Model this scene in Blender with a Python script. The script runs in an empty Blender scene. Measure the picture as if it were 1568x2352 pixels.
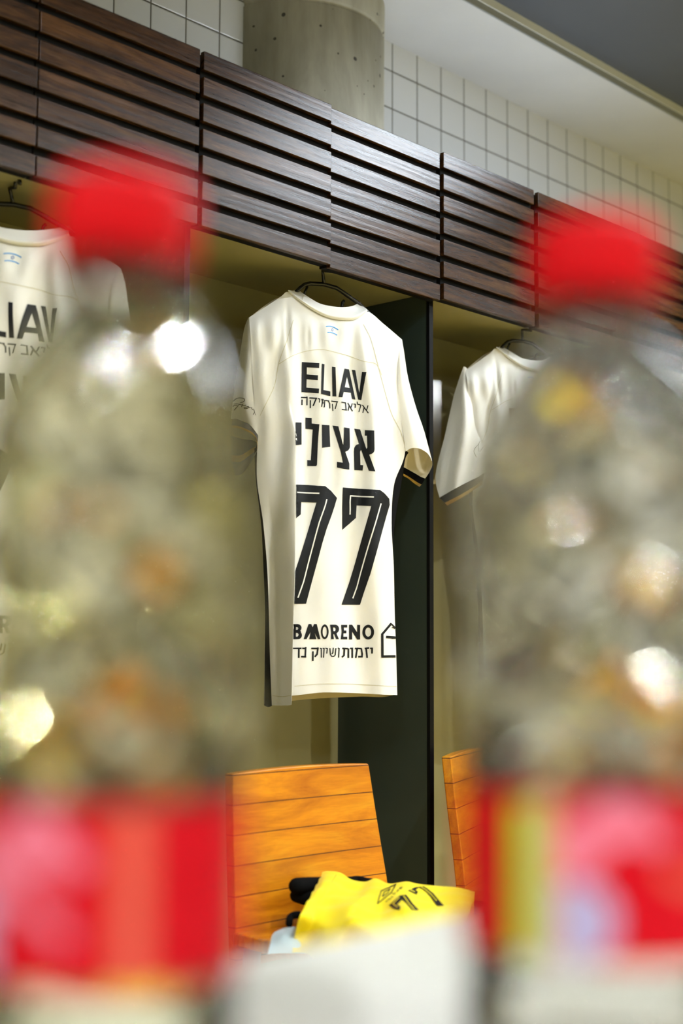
import bpy, bmesh, math, random
from mathutils import Vector, Matrix
from mathutils.bvhtree import BVHTree
from mathutils.geometry import tessellate_polygon
from mathutils import noise as mnoise

scene = bpy.context.scene
COL = scene.collection
V = Vector
random.seed(7)

# ------------------------------------------------------------------ camera
FPX, PITCH, ROLL, YAW, EYE = 3267.0, 0.1035, 0.0046, 0.745, 0.875
_F = V((math.cos(PITCH) * math.cos(YAW), math.cos(PITCH) * math.sin(YAW), math.sin(PITCH)))
_R0 = V((math.sin(YAW), -math.cos(YAW), 0))
_U0 = _R0.cross(_F)
_R = _R0 * math.cos(ROLL) + _U0 * math.sin(ROLL)
_U = _U0 * math.cos(ROLL) - _R0 * math.sin(ROLL)
CAM = V((0, 0, EYE))
cd = bpy.data.cameras.new('camera')
cam = bpy.data.objects.new('camera', cd)
COL.objects.link(cam)
cam.matrix_world = Matrix(((_R.x, _U.x, -_F.x, CAM.x), (_R.y, _U.y, -_F.y, CAM.y), (_R.z, _U.z, -_F.z, CAM.z), (0, 0, 0, 1)))
cd.sensor_fit = 'VERTICAL'; cd.sensor_height = 36.0; cd.sensor_width = 24.0
cd.lens = FPX / 2352 * 36
cd.clip_start = 0.02
cd.dof.use_dof = True
cd.dof.focus_distance = 2.72
cd.dof.aperture_fstop = 2.8
scene.camera = cam

# ------------------------------------------------------------------ light and exposure
world = bpy.data.worlds.new('world'); scene.world = world
world.use_nodes = True
world.node_tree.nodes['Background'].inputs[0].default_value = (0.9, 0.95, 1.0, 1)
world.node_tree.nodes['Background'].inputs[1].default_value = 0.05
scene.view_settings.view_transform = 'Standard'
scene.view_settings.look = 'None'
scene.view_settings.gamma = 1
scene.view_settings.exposure = -0.1
scene.view_settings.use_curve_mapping = False
cy = scene.cycles
cy.use_denoising = True
cy.max_bounces = 13; cy.diffuse_bounces = 4; cy.glossy_bounces = 7; cy.transmission_bounces = 10; cy.transparent_max_bounces = 12
cy.caustics_reflective = False; cy.caustics_refractive = True
cy.sample_clamp_indirect = 0.0
PANEL_W, WARM_W, SPOT_W, STRIP_W = 58.0, 6.0, 2800.0, 20.0
PANEL_COL, WARM_COL, SPOT_COL, STRIP_COL = (0.82, 0.91, 1.0), (0.98, 0.95, 0.74), (0.95, 0.985, 1.0), (0.80, 0.89, 1.0)
PANELS = [(3.25, 0.72, 0.60, 0.60, 'lamp', 'over the lockers right of the white jersey'), (0.1, -1.3, 1.2, 0.60, 'fill_lamp', 'added as warm fill behind the camera near the cream front wall'),
          (-1.5, 0.5, 0.60, 1.2, 'fill_lamp', 'added as warm fill at the left end of the room'), (4.6, -1.8, 1.2, 0.60, 'fill_lamp', 'added as warm fill farthest along the room to the right'), (2.6, -1.5, 1.2, 0.60, 'fill_lamp', 'added as warm fill behind the right bottle near the front wall')]  # the warm panels are unseen fill, added to brighten the room
SPOTS = [(-0.7, -0.2), (1.5, 0.2), (3.0, -0.6), (4.2, -1.0), (5.4, -0.9), (6.6, -1.2), (-1.7, 1.1), (0.6, -1.8)]  # unseen round lamps, added for glints in the bottles and general fill

# ------------------------------------------------------------------ measured geometry
def ray(x, y):
    return _F + _R * ((x - 784) / FPX) - _U * ((y - 1176) / FPX)
def at_y(x, y, Y):
    d = ray(x, y); return CAM + d * (Y / d.y)
def at_z(x, y, Z):
    d = ray(x, y); return CAM + d * ((Z - EYE) / d.z)
Y_DOOR, Z_DOOR_TOP, Z_DOOR_BOT, X_SEAM, W_DOOR = 1.7735, 1.9176, 1.608, 1.2312, 0.33
Y_BACK, Z_BAY, Y_DIV = 2.0562, 1.6243, 1.806
Y_TILE, TILE, X_TILE, Z_TILE, Z_CEIL = 2.301, 0.1, 2.6807, 2.3838, 2.4594
Z_DARK, Y_SOFFIT = 2.4975, 2.016
Z_TABLE, Y_TABLE = 0.7525, 0.44

# ------------------------------------------------------------------ object helpers
def tag(o, label, cat, group=None):
    o['label'] = label; o['category'] = cat
    if group: o['group'] = group
    return o
def thing(name, loc, label, cat, group=None):
    o = bpy.data.objects.new(name, None); COL.objects.link(o)
    o.location = loc; o.empty_display_size = 0.05
    return tag(o, label, cat, group)
def obj(name, bm, mats, parent=None, origin=None, smooth=True, bevel=0, kind=None):
    """link a bmesh given in world coordinates (or parent coordinates when origin is None) as one mesh object"""
    me = bpy.data.meshes.new(name)
    if origin is not None:
        bmesh.ops.translate(bm, verts=bm.verts, vec=-V(origin))
    bm.to_mesh(me); bm.free()
    for m in (mats if isinstance(mats, (list, tuple)) else [mats]): me.materials.append(m)
    if smooth: me.polygons.foreach_set('use_smooth', [True] * len(me.polygons))
    o = bpy.data.objects.new(name, me); COL.objects.link(o)
    if parent: o.parent = parent
    if bevel:
        b = o.modifiers.new('bevel', 'BEVEL'); b.width = bevel; b.segments = 2; b.limit_method = 'ANGLE'
        b.harden_normals = True
    if kind: o['kind'] = kind
    return o
def copy_tree(o, parent=None):
    c = o.copy(); COL.objects.link(c); c.parent = parent
    for ch in list(o.children): copy_tree(ch, c)
    return c
def box(bm, a, b, mi=0):
    x0, y0, z0 = a; x1, y1, z1 = b
    v = [bm.verts.new(p) for p in ((x0, y0, z0), (x1, y0, z0), (x1, y1, z0), (x0, y1, z0), (x0, y0, z1), (x1, y0, z1), (x1, y1, z1), (x0, y1, z1))]
    for f in ((3, 2, 1, 0), (4, 5, 6, 7), (0, 1, 5, 4), (1, 2, 6, 5), (2, 3, 7, 6), (3, 0, 4, 7)):
        bm.faces.new([v[i] for i in f]).material_index = mi
def tube(bm, pts, r, n=10, flat=1.0, mi=0, caps=True):
    pts = [V(p) for p in pts]; rings = []
    rr = r if isinstance(r, (list, tuple)) else [r] * len(pts)
    up = None
    for i, p in enumerate(pts):
        t = (pts[min(i + 1, len(pts) - 1)] - pts[max(i - 1, 0)]).normalized()
        if up is None: up = V((0, 0, 1)) if abs(t.z) < 0.9 else V((1, 0, 0))
        a = t.cross(up).normalized(); b = a.cross(t).normalized(); up = b
        rings.append([bm.verts.new(p + a * rr[i] * math.cos(2 * math.pi * k / n) + b * rr[i] * flat * math.sin(2 * math.pi * k / n)) for k in range(n)])
    for i in range(len(rings) - 1):
        for k in range(n):
            bm.faces.new((rings[i][k], rings[i][(k + 1) % n], rings[i + 1][(k + 1) % n], rings[i + 1][k])).material_index = mi
    if caps:
        bm.faces.new(rings[0][::-1]).material_index = mi; bm.faces.new(rings[-1]).material_index = mi
def lathe(bm, prof, n=64, mi=0, rfun=None, close=True):
    rings = []
    for r, z in prof:
        if r < 1e-6: rings.append([bm.verts.new((0, 0, z))])
        else:
            rings.append([bm.verts.new(((r + (rfun(r, z, 2 * math.pi * k / n) if rfun else 0)) * math.cos(2 * math.pi * k / n),
                                        (r + (rfun(r, z, 2 * math.pi * k / n) if rfun else 0)) * math.sin(2 * math.pi * k / n), z)) for k in range(n)])
    for a, b in zip(rings, rings[1:]):
        for k in range(n):
            k2 = (k + 1) % n
            if len(a) == 1 and len(b) == 1: continue
            if len(a) == 1: f = (a[0], b[k2], b[k])
            elif len(b) == 1: f = (a[k], a[k2], b[0])
            else: f = (a[k], a[k2], b[k2], b[k])
            bm.faces.new(f).material_index = mi
def crom(p, t):
    n = len(p) - 1
    i = min(int(t * n), n - 1); u = t * n - i
    a, b, c, d = p[max(i - 1, 0)], p[i], p[i + 1], p[min(i + 2, n)]
    return 0.5 * (2 * b + (c - a) * u + (2 * a - 5 * b + 4 * c - d) * u * u + (3 * b - a - 3 * c + d) * u ** 3)
def net(rows, nu, nv):
    """smooth grid of 3-vectors through a control net"""
    out = []
    cols = [[V(p) for p in r] for r in rows]
    fine = [[crom(r, j / nu) for j in range(nu + 1)] for r in cols]
    for i in range(nv + 1):
        out.append([crom([fr[j] for fr in fine], i / nv) for j in range(nu + 1)])
    return out
def grid(bm, pts, mi=0):
    vs = [[bm.verts.new(p) for p in r] for r in pts]
    for a, b in zip(vs, vs[1:]):
        for j in range(len(a) - 1):
            bm.faces.new((a[j], b[j], b[j + 1], a[j + 1])).material_index = mi
    return vs
def curve(pts, n):
    q = [V(p) for p in pts]
    return [crom(q, i / n) for i in range(n + 1)]

# ------------------------------------------------------------------ materials
def mat(name, col=(0.8, 0.8, 0.8), rough=0.5, spec=0.5, coat=0.0, metal=0.0, sheen=0.0, emit=None, coat_rough=0.05):
    m = bpy.data.materials.new(name); m.use_nodes = True
    b = m.node_tree.nodes['Principled BSDF']
    b.inputs['Base Color'].default_value = (*col, 1)
    b.inputs['Roughness'].default_value = rough
    b.inputs['Specular IOR Level'].default_value = spec
    b.inputs['Coat Weight'].default_value = coat
    b.inputs['Coat Roughness'].default_value = coat_rough
    b.inputs['Metallic'].default_value = metal
    b.inputs['Sheen Weight'].default_value = sheen
    if emit:
        b.inputs['Emission Color'].default_value = (*emit[0], 1); b.inputs['Emission Strength'].default_value = emit[1]
    return m
class NT:
    def __init__(s, m):
        s.t = m.node_tree; s.b = s.t.nodes['Principled BSDF']
    def n(s, typ, **kw):
        x = s.t.nodes.new(typ)
        for k, v in kw.items():
            if k.startswith('i_'): x.inputs[k[2:].replace('_', ' ')].default_value = v
            else: setattr(x, k, v)
        return x
    def l(s, a, b): s.t.links.new(a, b)
    def coords(s, scale=(1, 1, 1), out='Object', loc=(0, 0, 0)):
        c = s.n('ShaderNodeTexCoord'); m = s.n('ShaderNodeMapping')
        m.inputs['Scale'].default_value = scale; m.inputs['Location'].default_value = loc
        s.l(c.outputs[out], m.inputs['Vector']); return m.outputs[0]
    def noise(s, vec, scale, detail=4, rough=0.55, dist=0.0):
        x = s.n('ShaderNodeTexNoise'); x.inputs['Scale'].default_value = scale
        x.inputs['Detail'].default_value = detail; x.inputs['Roughness'].default_value = rough; x.inputs['Distortion'].default_value = dist
        s.l(vec, x.inputs['Vector']); return x.outputs['Fac']
    def ramp(s, fac, stops):
        r = s.n('ShaderNodeValToRGB'); e = r.color_ramp.elements
        while len(e) < len(stops): e.new(0.5)
        for k, (p, c) in zip(e, stops): k.position = p; k.color = (*c, 1)
        s.l(fac, r.inputs[0]); return r.outputs[0]
    def mix(s, fac, a, b, mode='MIX'):
        x = s.n('ShaderNodeMix', data_type='RGBA', blend_type=mode)
        if isinstance(fac, float): x.inputs[0].default_value = fac
        else: s.l(fac, x.inputs[0])
        for k, v in ((6, a), (7, b)):
            if isinstance(v, tuple): x.inputs[k].default_value = (*v, 1)
            else: s.l(v, x.inputs[k])
        return x.outputs[2]
    def math(s, op, a, b=0.0, c=None):
        x = s.n('ShaderNodeMath', operation=op)
        for k, v in enumerate((a, b) if c is None else (a, b, c)):
            if isinstance(v, (int, float)): x.inputs[k].default_value = v
            else: s.l(v, x.inputs[k])
        return x.outputs[0]
    def col(s, x): s.l(x, s.b.inputs['Base Color'])
    def rough(s, x): s.l(x, s.b.inputs['Roughness'])
    def bump(s, h, strength=0.3, dist=0.001):
        x = s.n('ShaderNodeBump'); x.inputs['Strength'].default_value = strength; x.inputs['Distance'].default_value = dist
        s.l(h, x.inputs['Height']); s.l(x.outputs[0], s.b.inputs['Normal'])

def wood_dark():
    m = mat('dark_oiled_wood', rough=0.33, spec=0.27); t = NT(m)
    a = t.coords((1.2, 14, 14)); b = t.coords((5, 90, 90))
    oi = t.n('ShaderNodeObjectInfo')
    ca = t.n('ShaderNodeCombineXYZ'); t.l(t.math('MULTIPLY', oi.outputs['Random'], 20.0), ca.inputs[0])
    def shift(v):
        x = t.n('ShaderNodeVectorMath', operation='ADD'); t.l(v, x.inputs[0]); t.l(ca.outputs[0], x.inputs[1]); return x.outputs[0]
    a, b = shift(a), shift(b)
    n1 = t.noise(a, 3.2, 6, 0.6, 1.2); n2 = t.noise(b, 6.0, 5, 0.7, 0.4)
    c1 = t.ramp(n1, [(0.25, (0.014, 0.006, 0.002)), (0.5, (0.045, 0.019, 0.006)), (0.75, (0.12, 0.052, 0.014))])
    c2 = t.ramp(n2, [(0.35, (0.35, 0.3, 0.28)), (0.6, (1, 1, 1))])
    t.col(t.mix(0.8, c1, c2, 'MULTIPLY'))
    w = t.n('ShaderNodeTexWave', wave_type='RINGS', rings_direction='X'); w.inputs['Scale'].default_value = 3; w.inputs['Distortion'].default_value = 9; w.inputs['Detail'].default_value = 4
    t.l(t.coords((0.5, 6, 9)), w.inputs['Vector'])
    h = t.math('ADD', n2, t.math('MULTIPLY', w.outputs['Fac'], 0.5))
    t.bump(h, 0.14, 0.0012)
    t.rough(t.math('MULTIPLY_ADD', n2, 0.12, 0.17))
    return m
def wood_orange():
    m = mat('orange_lacquered_wood', rough=0.32, spec=0.3, coat=0.18, coat_rough=0.1); t = NT(m)
    n1 = t.noise(t.coords((2.0, 20, 11)), 2.2, 5, 0.6, 1.0); n2 = t.noise(t.coords((8, 60, 120)), 3, 4, 0.6)
    blk = t.noise(t.coords((3, 0.1, 22.5)), 1.0, 0)
    c = t.ramp(n1, [(0.3, (0.50, 0.15, 0.003)), (0.55, (0.76, 0.28, 0.005)), (0.75, (0.90, 0.42, 0.015))])
    c = t.mix(0.35, c, t.ramp(n2, [(0.3, (0.6, 0.5, 0.4)), (0.65, (1, 1, 1))]), 'MULTIPLY')
    c = t.mix(0.5, c, t.ramp(blk, [(0.35, (0.7, 0.6, 0.55)), (0.65, (1.1, 1.1, 1.05))]), 'MULTIPLY')
    sep = t.n('ShaderNodeSeparateXYZ'); t.l(t.coords(), sep.inputs[0])
    fr = t.math('FRACT', t.math('DIVIDE', t.math('ADD', sep.outputs[2], 0.003), 0.0462))
    g = t.math('LESS_THAN', fr, 0.035)
    t.col(t.mix(g, c, (0.10, 0.025, 0.006)))
    t.bump(t.math('SUBTRACT', 1.0, g), 0.4, 0.001)
    return m
def concrete():
    m = mat('raw_concrete', rough=0.75, spec=0.3); t = NT(m)
    n1 = t.noise(t.coords((1, 1, 0.35)), 6, 6, 0.6, 0.6); n2 = t.noise(t.coords((6, 6, 0.5)), 5, 5, 0.6)
    n3 = t.noise(t.coords(), 90, 3, 0.6)
    c = t.ramp(n1, [(0.3, (0.25, 0.235, 0.185)), (0.55, (0.38, 0.36, 0.295)), (0.75, (0.54, 0.515, 0.44))])
    c = t.mix(0.5, c, t.ramp(n2, [(0.3, (0.62, 0.6, 0.55)), (0.7, (1.05, 1.05, 1.0))]), 'MULTIPLY')
    v = t.n('ShaderNodeTexVoronoi'); v.inputs['Scale'].default_value = 42; t.l(t.coords(), v.inputs['Vector'])
    sz = t.noise(t.coords(), 40, 0)
    pit = t.math('LESS_THAN', v.outputs['Distance'], t.math('MULTIPLY', t.math('SUBTRACT', sz, 0.40), 0.62))
    t.col(t.mix(pit, c, (0.06, 0.055, 0.045)))
    t.bump(t.math('SUBTRACT', t.math('MULTIPLY', n3, 0.4), pit), 0.5, 0.002)
    return m
def tiles():
    m = mat('white_glazed_tile', rough=0.22, spec=0.5); t = NT(m)
    sep = t.n('ShaderNodeSeparateXYZ'); t.l(t.coords(), sep.inputs[0])
    def line(ch, o):
        f = t.math('FRACT', t.math('DIVIDE', t.math('SUBTRACT', ch, o - 50 * TILE - TILE / 2), TILE))
        return t.math('ABSOLUTE', t.math('SUBTRACT', f, 0.5))
    d = t.math('MINIMUM', line(sep.outputs[0], X_TILE), line(sep.outputs[2], Z_TILE))
    g = t.math('LESS_THAN', d, 0.019)
    t.col(t.mix(g, (0.50, 0.505, 0.505), (0.07, 0.062, 0.045)))
    t.rough(t.math('MULTIPLY_ADD', g, 0.5, 0.2))
    s = t.n('ShaderNodeMapRange', interpolation_type='SMOOTHSTEP'); s.inputs['From Min'].default_value = 0.012; s.inputs['From Max'].default_value = 0.05
    t.l(d, s.inputs['Value'])
    t.bump(s.outputs[0], 0.5, 0.0015)
    return m
def cloth(name, col, rough=0.62, sheen=0.12):
    m = mat(name, col, rough, 0.3 if sheen else 0.08, sheen=sheen); t = NT(m)
    t.bump(t.noise(t.coords((1, 1, 1)), 1400, 2), 0.12, 0.0004)
    return m
def plain(name, col, rough, spec=0.4, var=0.06, scale=3.0, **kw):
    m = mat(name, col, rough, spec, **kw); t = NT(m)
    n = t.noise(t.coords(), scale, 4)
    lo = tuple(c * (1 - var) for c in col); hi = tuple(min(1, c * (1 + var)) for c in col)
    t.col(t.ramp(n, [(0.3, lo), (0.7, hi)])); return m
M = dict(
    slat=wood_dark(), orange=wood_orange(), concrete=concrete(), tile=tiles(),
    black=mat('black_backing', (0.004, 0.004, 0.004), 0.8, 0.1),
    soffit=plain('white_ceiling_paint', (0.52, 0.52, 0.52), 0.7),
    trimlight=plain('pale_trim', (0.55, 0.56, 0.56), 0.5), trimgrey=plain('grey_trim', (0.24, 0.25, 0.25), 0.5),
    dark=plain('slate_ceiling_paint', (0.075, 0.082, 0.098), 0.6),
    wall=plain('cream_wall_paint', (0.68, 0.64, 0.42), 0.7), floor=plain('warm_floor', (0.56, 0.44, 0.13), 0.4),
    beige=plain('olive_beige_laminate', (0.36, 0.325, 0.16), 0.13, 0.5),
    beige_top=plain('olive_beige_board', (0.34, 0.315, 0.17), 0.5, 0.4),
    glass=plain('dark_green_gloss_panel', (0.027, 0.041, 0.037), 0.12, 0.55),
    edge=mat('black_edge_strip', (0.003, 0.003, 0.004), 0.35, 0.12),
    shirt=cloth('cream_white_jersey', (0.87, 0.865, 0.83)), seam=mat('seam_thread', (0.66, 0.62, 0.45), 0.8),
    inner=cloth('jersey_inside_shade', (0.78, 0.70, 0.50)),  # jersey cloth seen from inside, its beige shade put into the colour
    ink=plain('black_print', (0.005, 0.006, 0.009), 0.45, 0.25), blue=mat('blue_print', (0.02, 0.32, 0.76), 0.5),
    navy=mat('pale_navy_print', (0.20, 0.28, 0.50), 0.5), script=mat('dark_script_print', (0.05, 0.045, 0.02), 0.6),
    blackcloth=cloth('black_side_mesh', (0.004, 0.004, 0.005), 0.8, 0.0), gold=cloth('gold_trim_cloth', (0.42, 0.25, 0.03)),
    hanger=mat('black_hanger_plastic', (0.006, 0.006, 0.006), 0.25),
    yellow=cloth('yellow_shirt_cloth', (0.93, 0.75, 0.005), 0.6), fuzzy=plain('black_fleece', (0.006, 0.006, 0.006), 0.95, 0.05),
    paleblue=cloth('pale_blue_cloth', (0.55, 0.72, 0.82)), hazecloth=cloth('hazed_cuff_cloth', (0.10, 0.10, 0.11)),  # cuff grey holds the haze of the blurred bottle before it
    table=plain('white_laminate_top', (0.63, 0.635, 0.59), 0.35, 0.4), tableleg=mat('grey_steel', (0.35, 0.35, 0.36), 0.35, metal=1.0),
    red=plain('red_cap_plastic', (0.62, 0.001, 0.006), 0.5, 0.15), label=plain('red_label_film', (0.60, 0.001, 0.010), 0.5, 0.12),
    pink=mat('pink_white_label_print', (0.80, 0.17, 0.27), 0.4), green=mat('lime_label_print', (0.26, 0.60, 0.02), 0.4),
    lilac=mat('lilac_label_print', (0.44, 0.38, 0.64), 0.4), print_highlight=mat('pale_red_print_highlight', (0.74, 0.10, 0.06), 0.4), tan=mat('tan_label_print', (0.66, 0.40, 0.20), 0.4),  # pale red serves print and the left label's painted highlight
    magenta=mat('magenta_label_print', (0.50, 0.05, 0.26), 0.4),
    lamp=mat('lamp_diffuser', (0.9, 0.9, 0.9), 0.5, emit=(PANEL_COL, PANEL_W)), fill_lamp=mat('warm_fill_diffuser', (0.9, 0.9, 0.9), 0.5, emit=(WARM_COL, WARM_W)), strip=mat('strip_lamp_diffuser', (0.9, 0.9, 0.9), 0.5, emit=(STRIP_COL, STRIP_W)), spot=mat('glint_lamp_diffuser', (0.9, 0.9, 0.9), 0.5, emit=(SPOT_COL, SPOT_W)),
    lampframe=mat('white_lamp_frame', (0.75, 0.75, 0.75), 0.4),
)
def clear_plastic():
    m = bpy.data.materials.new('clear_bottle_plastic'); m.use_nodes = True; t = m.node_tree
    t.nodes.remove(t.nodes['Principled BSDF']); out = t.nodes['Material Output']
    tr = t.nodes.new('ShaderNodeBsdfTransparent'); tr.inputs[0].default_value = (0.97, 0.975, 0.97, 1)
    gl = t.nodes.new('ShaderNodeBsdfGlossy'); gl.inputs['Roughness'].default_value = 0.04
    fr = t.nodes.new('ShaderNodeFresnel'); fr.inputs['IOR'].default_value = 1.5
    mx = t.nodes.new('ShaderNodeMixShader')
    t.links.new(fr.outputs[0], mx.inputs[0]); t.links.new(tr.outputs[0], mx.inputs[1]); t.links.new(gl.outputs[0], mx.inputs[2])
    t.links.new(mx.outputs[0], out.inputs['Surface']); return m
def water(tint):
    m = bpy.data.materials.new('clear_drink'); m.use_nodes = True; b = m.node_tree.nodes['Principled BSDF']
    b.inputs['Base Color'].default_value = (*tint, 1); b.inputs['Roughness'].default_value = 0.0
    b.inputs['Transmission Weight'].default_value = 0.985; b.inputs['IOR'].default_value = 1.33; return m
M['clear'] = clear_plastic()

# ------------------------------------------------------------------ the setting
X0, X1, Y0 = -2.6, 8.0, -3.0
def slab(name, a, b, m):
    bm = bmesh.new(); box(bm, a, b); return obj(name, bm, m, smooth=False, kind='structure')
slab('floor', (X0, Y0, -0.1), (X1, Y_TILE, 0), M['floor'])
slab('wall_back', (X0, Y_TILE, 0), (X1, Y_TILE + 0.12, 2.62), M['tile'])
slab('wall_front', (X0, Y0 - 0.12, 0), (X1, Y0, 2.62), M['wall'])
slab('wall_left', (X0 - 0.12, Y0, 0), (X0, Y_TILE, 2.62), M['wall'])
slab('wall_right', (X1, Y0, 0), (X1 + 0.12, Y_TILE, 2.62), M['wall'])
slab('ceiling', (X0, Y0, Z_DARK), (X1, Y_SOFFIT - 0.006, 2.62), M['dark'])
slab('ceiling_soffit', (X0, Y_SOFFIT, Z_CEIL), (X1, Y_TILE, 2.62), M['soffit'])
bm = bmesh.new()
box(bm, (X0, Y_SOFFIT - 0.005, Z_CEIL - 0.001), (X1, Y_SOFFIT, Z_CEIL + 0.017), 0)
box(bm, (X0, Y_SOFFIT - 0.008, Z_CEIL + 0.017), (X1, Y_SOFFIT, Z_DARK + 0.004), 1)
obj('trim_1', bm, [M['trimgrey'], M['trimlight']], smooth=False, kind='structure')
bm = bmesh.new()
CX, CY, CR = 2.3683, 2.35, 0.2207
for_ring = 2.378
lathe(bm, [(0, 0), (CR, 0), (CR, for_ring - 0.006), (CR - 0.003, for_ring - 0.003), (CR - 0.003, for_ring + 0.002), (CR + 0.001, for_ring + 0.006), (CR + 0.001, 2.6), (0, 2.6)], 96)
bmesh.ops.translate(bm, verts=bm.verts, vec=(CX, CY, 0))
pil = obj('pillar', bm, M['concrete'], kind='structure')
bpy.context.view_layer.update()
for p in pil.data.polygons:
    p.use_smooth = abs(p.normal.z) < 0.2

# ceiling lamps; the warm fill panels and the small round ones are added
for k, (x, y, sx, sy, lm, where) in enumerate(PANELS):
    t = thing('ceiling_light', (x, y, Z_DARK), 'white ceiling panel lamp ' + where, 'lamp', 'ceiling panel lamps')
    bm = bmesh.new()
    for a, b in (((-sx / 2, -sy / 2, -0.02), (sx / 2, -sy / 2 + 0.02, 0)), ((-sx / 2, sy / 2 - 0.02, -0.02), (sx / 2, sy / 2, 0)),
                 ((-sx / 2, -sy / 2 + 0.02, -0.02), (-sx / 2 + 0.02, sy / 2 - 0.02, 0)), ((sx / 2 - 0.02, -sy / 2 + 0.02, -0.02), (sx / 2, sy / 2 - 0.02, 0))): box(bm, a, b)
    obj('frame', bm, M['lampframe'], t, smooth=False)
    bm = bmesh.new(); box(bm, (-sx / 2 + 0.02, -sy / 2 + 0.02, -0.014), (sx / 2 - 0.02, sy / 2 - 0.02, -0.002)); obj('diffuser', bm, M[lm], t, smooth=False)
st = thing('strip_light', (2.75, 1.93, 1.91), 'cool white strip lamp lying on top of the lockers behind the slats', 'lamp')
bm = bmesh.new(); box(bm, (-0.65, -0.03, 0), (0.65, 0.03, 0.012)); obj('housing', bm, M['lampframe'], st, smooth=False)
bm = bmesh.new(); box(bm, (-0.63, -0.02, 0.0125), (0.63, 0.02, 0.02)); obj('diffuser', bm, M['strip'], st, smooth=False)
proto = None
for x, y in SPOTS:
    if proto is None:
        t = proto = thing('glint_lamp', (x, y, Z_DARK), 'small round lamp added unseen in the dark ceiling for bottle glints', 'lamp', 'added round ceiling lamps')
        bm = bmesh.new(); lathe(bm, [(0.036, 0), (0.05, 0), (0.05, -0.008), (0.036, -0.012), (0.036, 0)], 32); obj('ring', bm, M['lampframe'], t)
        bm = bmesh.new(); lathe(bm, [(0, -0.008), (0.035, -0.007), (0.035, -0.001), (0, -0.001)], 32); obj('diffuser', bm, M['spot'], t)
    else:
        copy_tree(proto).location = (x, y, Z_DARK)

# ------------------------------------------------------------------ lockers
PITCH_S = (Z_DOOR_TOP - Z_DOOR_BOT) / 6.72
SLAT_H = 0.72 * PITCH_S
def door(parent, xa, xb, ox, dz=0.0, dy=0.0, n=0):
    bm = bmesh.new()
    for k in range(7):
        z = Z_DOOR_BOT + dz + k * PITCH_S
        box(bm, (xa - ox, Y_DOOR + dy, z), (xb - ox, Y_DOOR + dy + 0.010, z + SLAT_H))
    d = obj('slatted_door', bm, M['slat'], parent, smooth=False, bevel=0.0012)
    bm = bmesh.new(); box(bm, (xa - ox + 0.0002, Y_DOOR + dy + 0.0101, Z_DOOR_BOT + dz + 0.002), (xb - ox - 0.0002, Y_DOOR + dy + 0.028, Z_DOOR_TOP + dz - 0.004))
    obj('backing_board', bm, M['black'], d, smooth=False)
GAPS = {-1: (.003, .003), 0: (.0015, .0015), 1: (.001, .008), 2: (.0005, .0005), 3: (.0015, .007), 4: (.001, .015), 5: (.002, .002), 6: (.002, .002), -2: (.002, .002), -3: (.002, .002), -4: (.002, .002), -5: (.002, .002), 7: (.002, .002)}
BAYS = [(-5, 'locker bay beyond the left edge of the view'), (-3, 'locker bay just past the leftmost jersey'), (-1, 'leftmost locker bay with a white jersey, its doors darkest'), (1, 'middle locker bay holding the white number 77 jersey'),
        (3, 'locker bay right of the middle one, its jersey half hidden by a bottle'), (5, 'rightmost locker bay, under the right red cap')]
for i, lab in BAYS:
    xa, xb = X_SEAM + i * W_DOOR, X_SEAM + (i + 2) * W_DOOR
    t = thing('locker', (xa, Y_BACK, 0), 'open wooden ' + lab, 'locker', 'lockers along the tiled wall')
    def part(name, a, b, m, par=t, bev=0):
        bm = bmesh.new(); box(bm, (a[0] - xa, a[1] - Y_BACK, a[2]), (b[0] - xa, b[1] - Y_BACK, b[2])); return obj(name, bm, m, par, smooth=False, bevel=bev)
    part('back_panel', (xa + .0122, Y_BACK, 0.0), (xb + .0116, Y_BACK + 0.014, Z_BAY), M['beige'])
    part('ceiling_panel', (xa + .0122, 1.838, Z_BAY), (xb + .0116, Y_BACK + 0.014, Z_BAY + 0.018), M['beige_top'])
    part('top_board', (xa + .0122, 1.806, 1.895), (xb + .0116, Y_BACK + 0.014, 1.91), M['black'])
    sp = part('side_panel', (xb, Y_DIV + 0.008, 0.0), (xb + 0.011, Y_BACK, Z_BAY), M['glass'])
    part('edge_strip', (xb - 0.0006, Y_DIV, 0.0), (xb + 0.0116, Y_DIV + 0.008, Z_BAY), M['edge'], sp)
    bm = bmesh.new(); tube(bm, [(0.013, 1.815 - Y_BACK, 1.619), (2 * W_DOOR, 1.815 - Y_BACK, 1.619)], 0.004, 10); obj('hanging_rail', bm, M['hanger'], t)
    for k in (i, i + 1):
        gl, gr = GAPS[k][1], GAPS[k + 1][0]
        dd = bmesh.new(); dd.free()
        par = t
        off = {2: -0.0045, 1: 0.0}.get(k, 0.0)
        bmx = None
        door(par, X_SEAM + k * W_DOOR + gl, X_SEAM + (k + 1) * W_DOOR - gr, xa, off, {2: 0.003}.get(k, 0.0) )
    for ch in t.children:
        if ch.name.startswith('slatted_door'): ch.location.y = -Y_BACK

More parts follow.
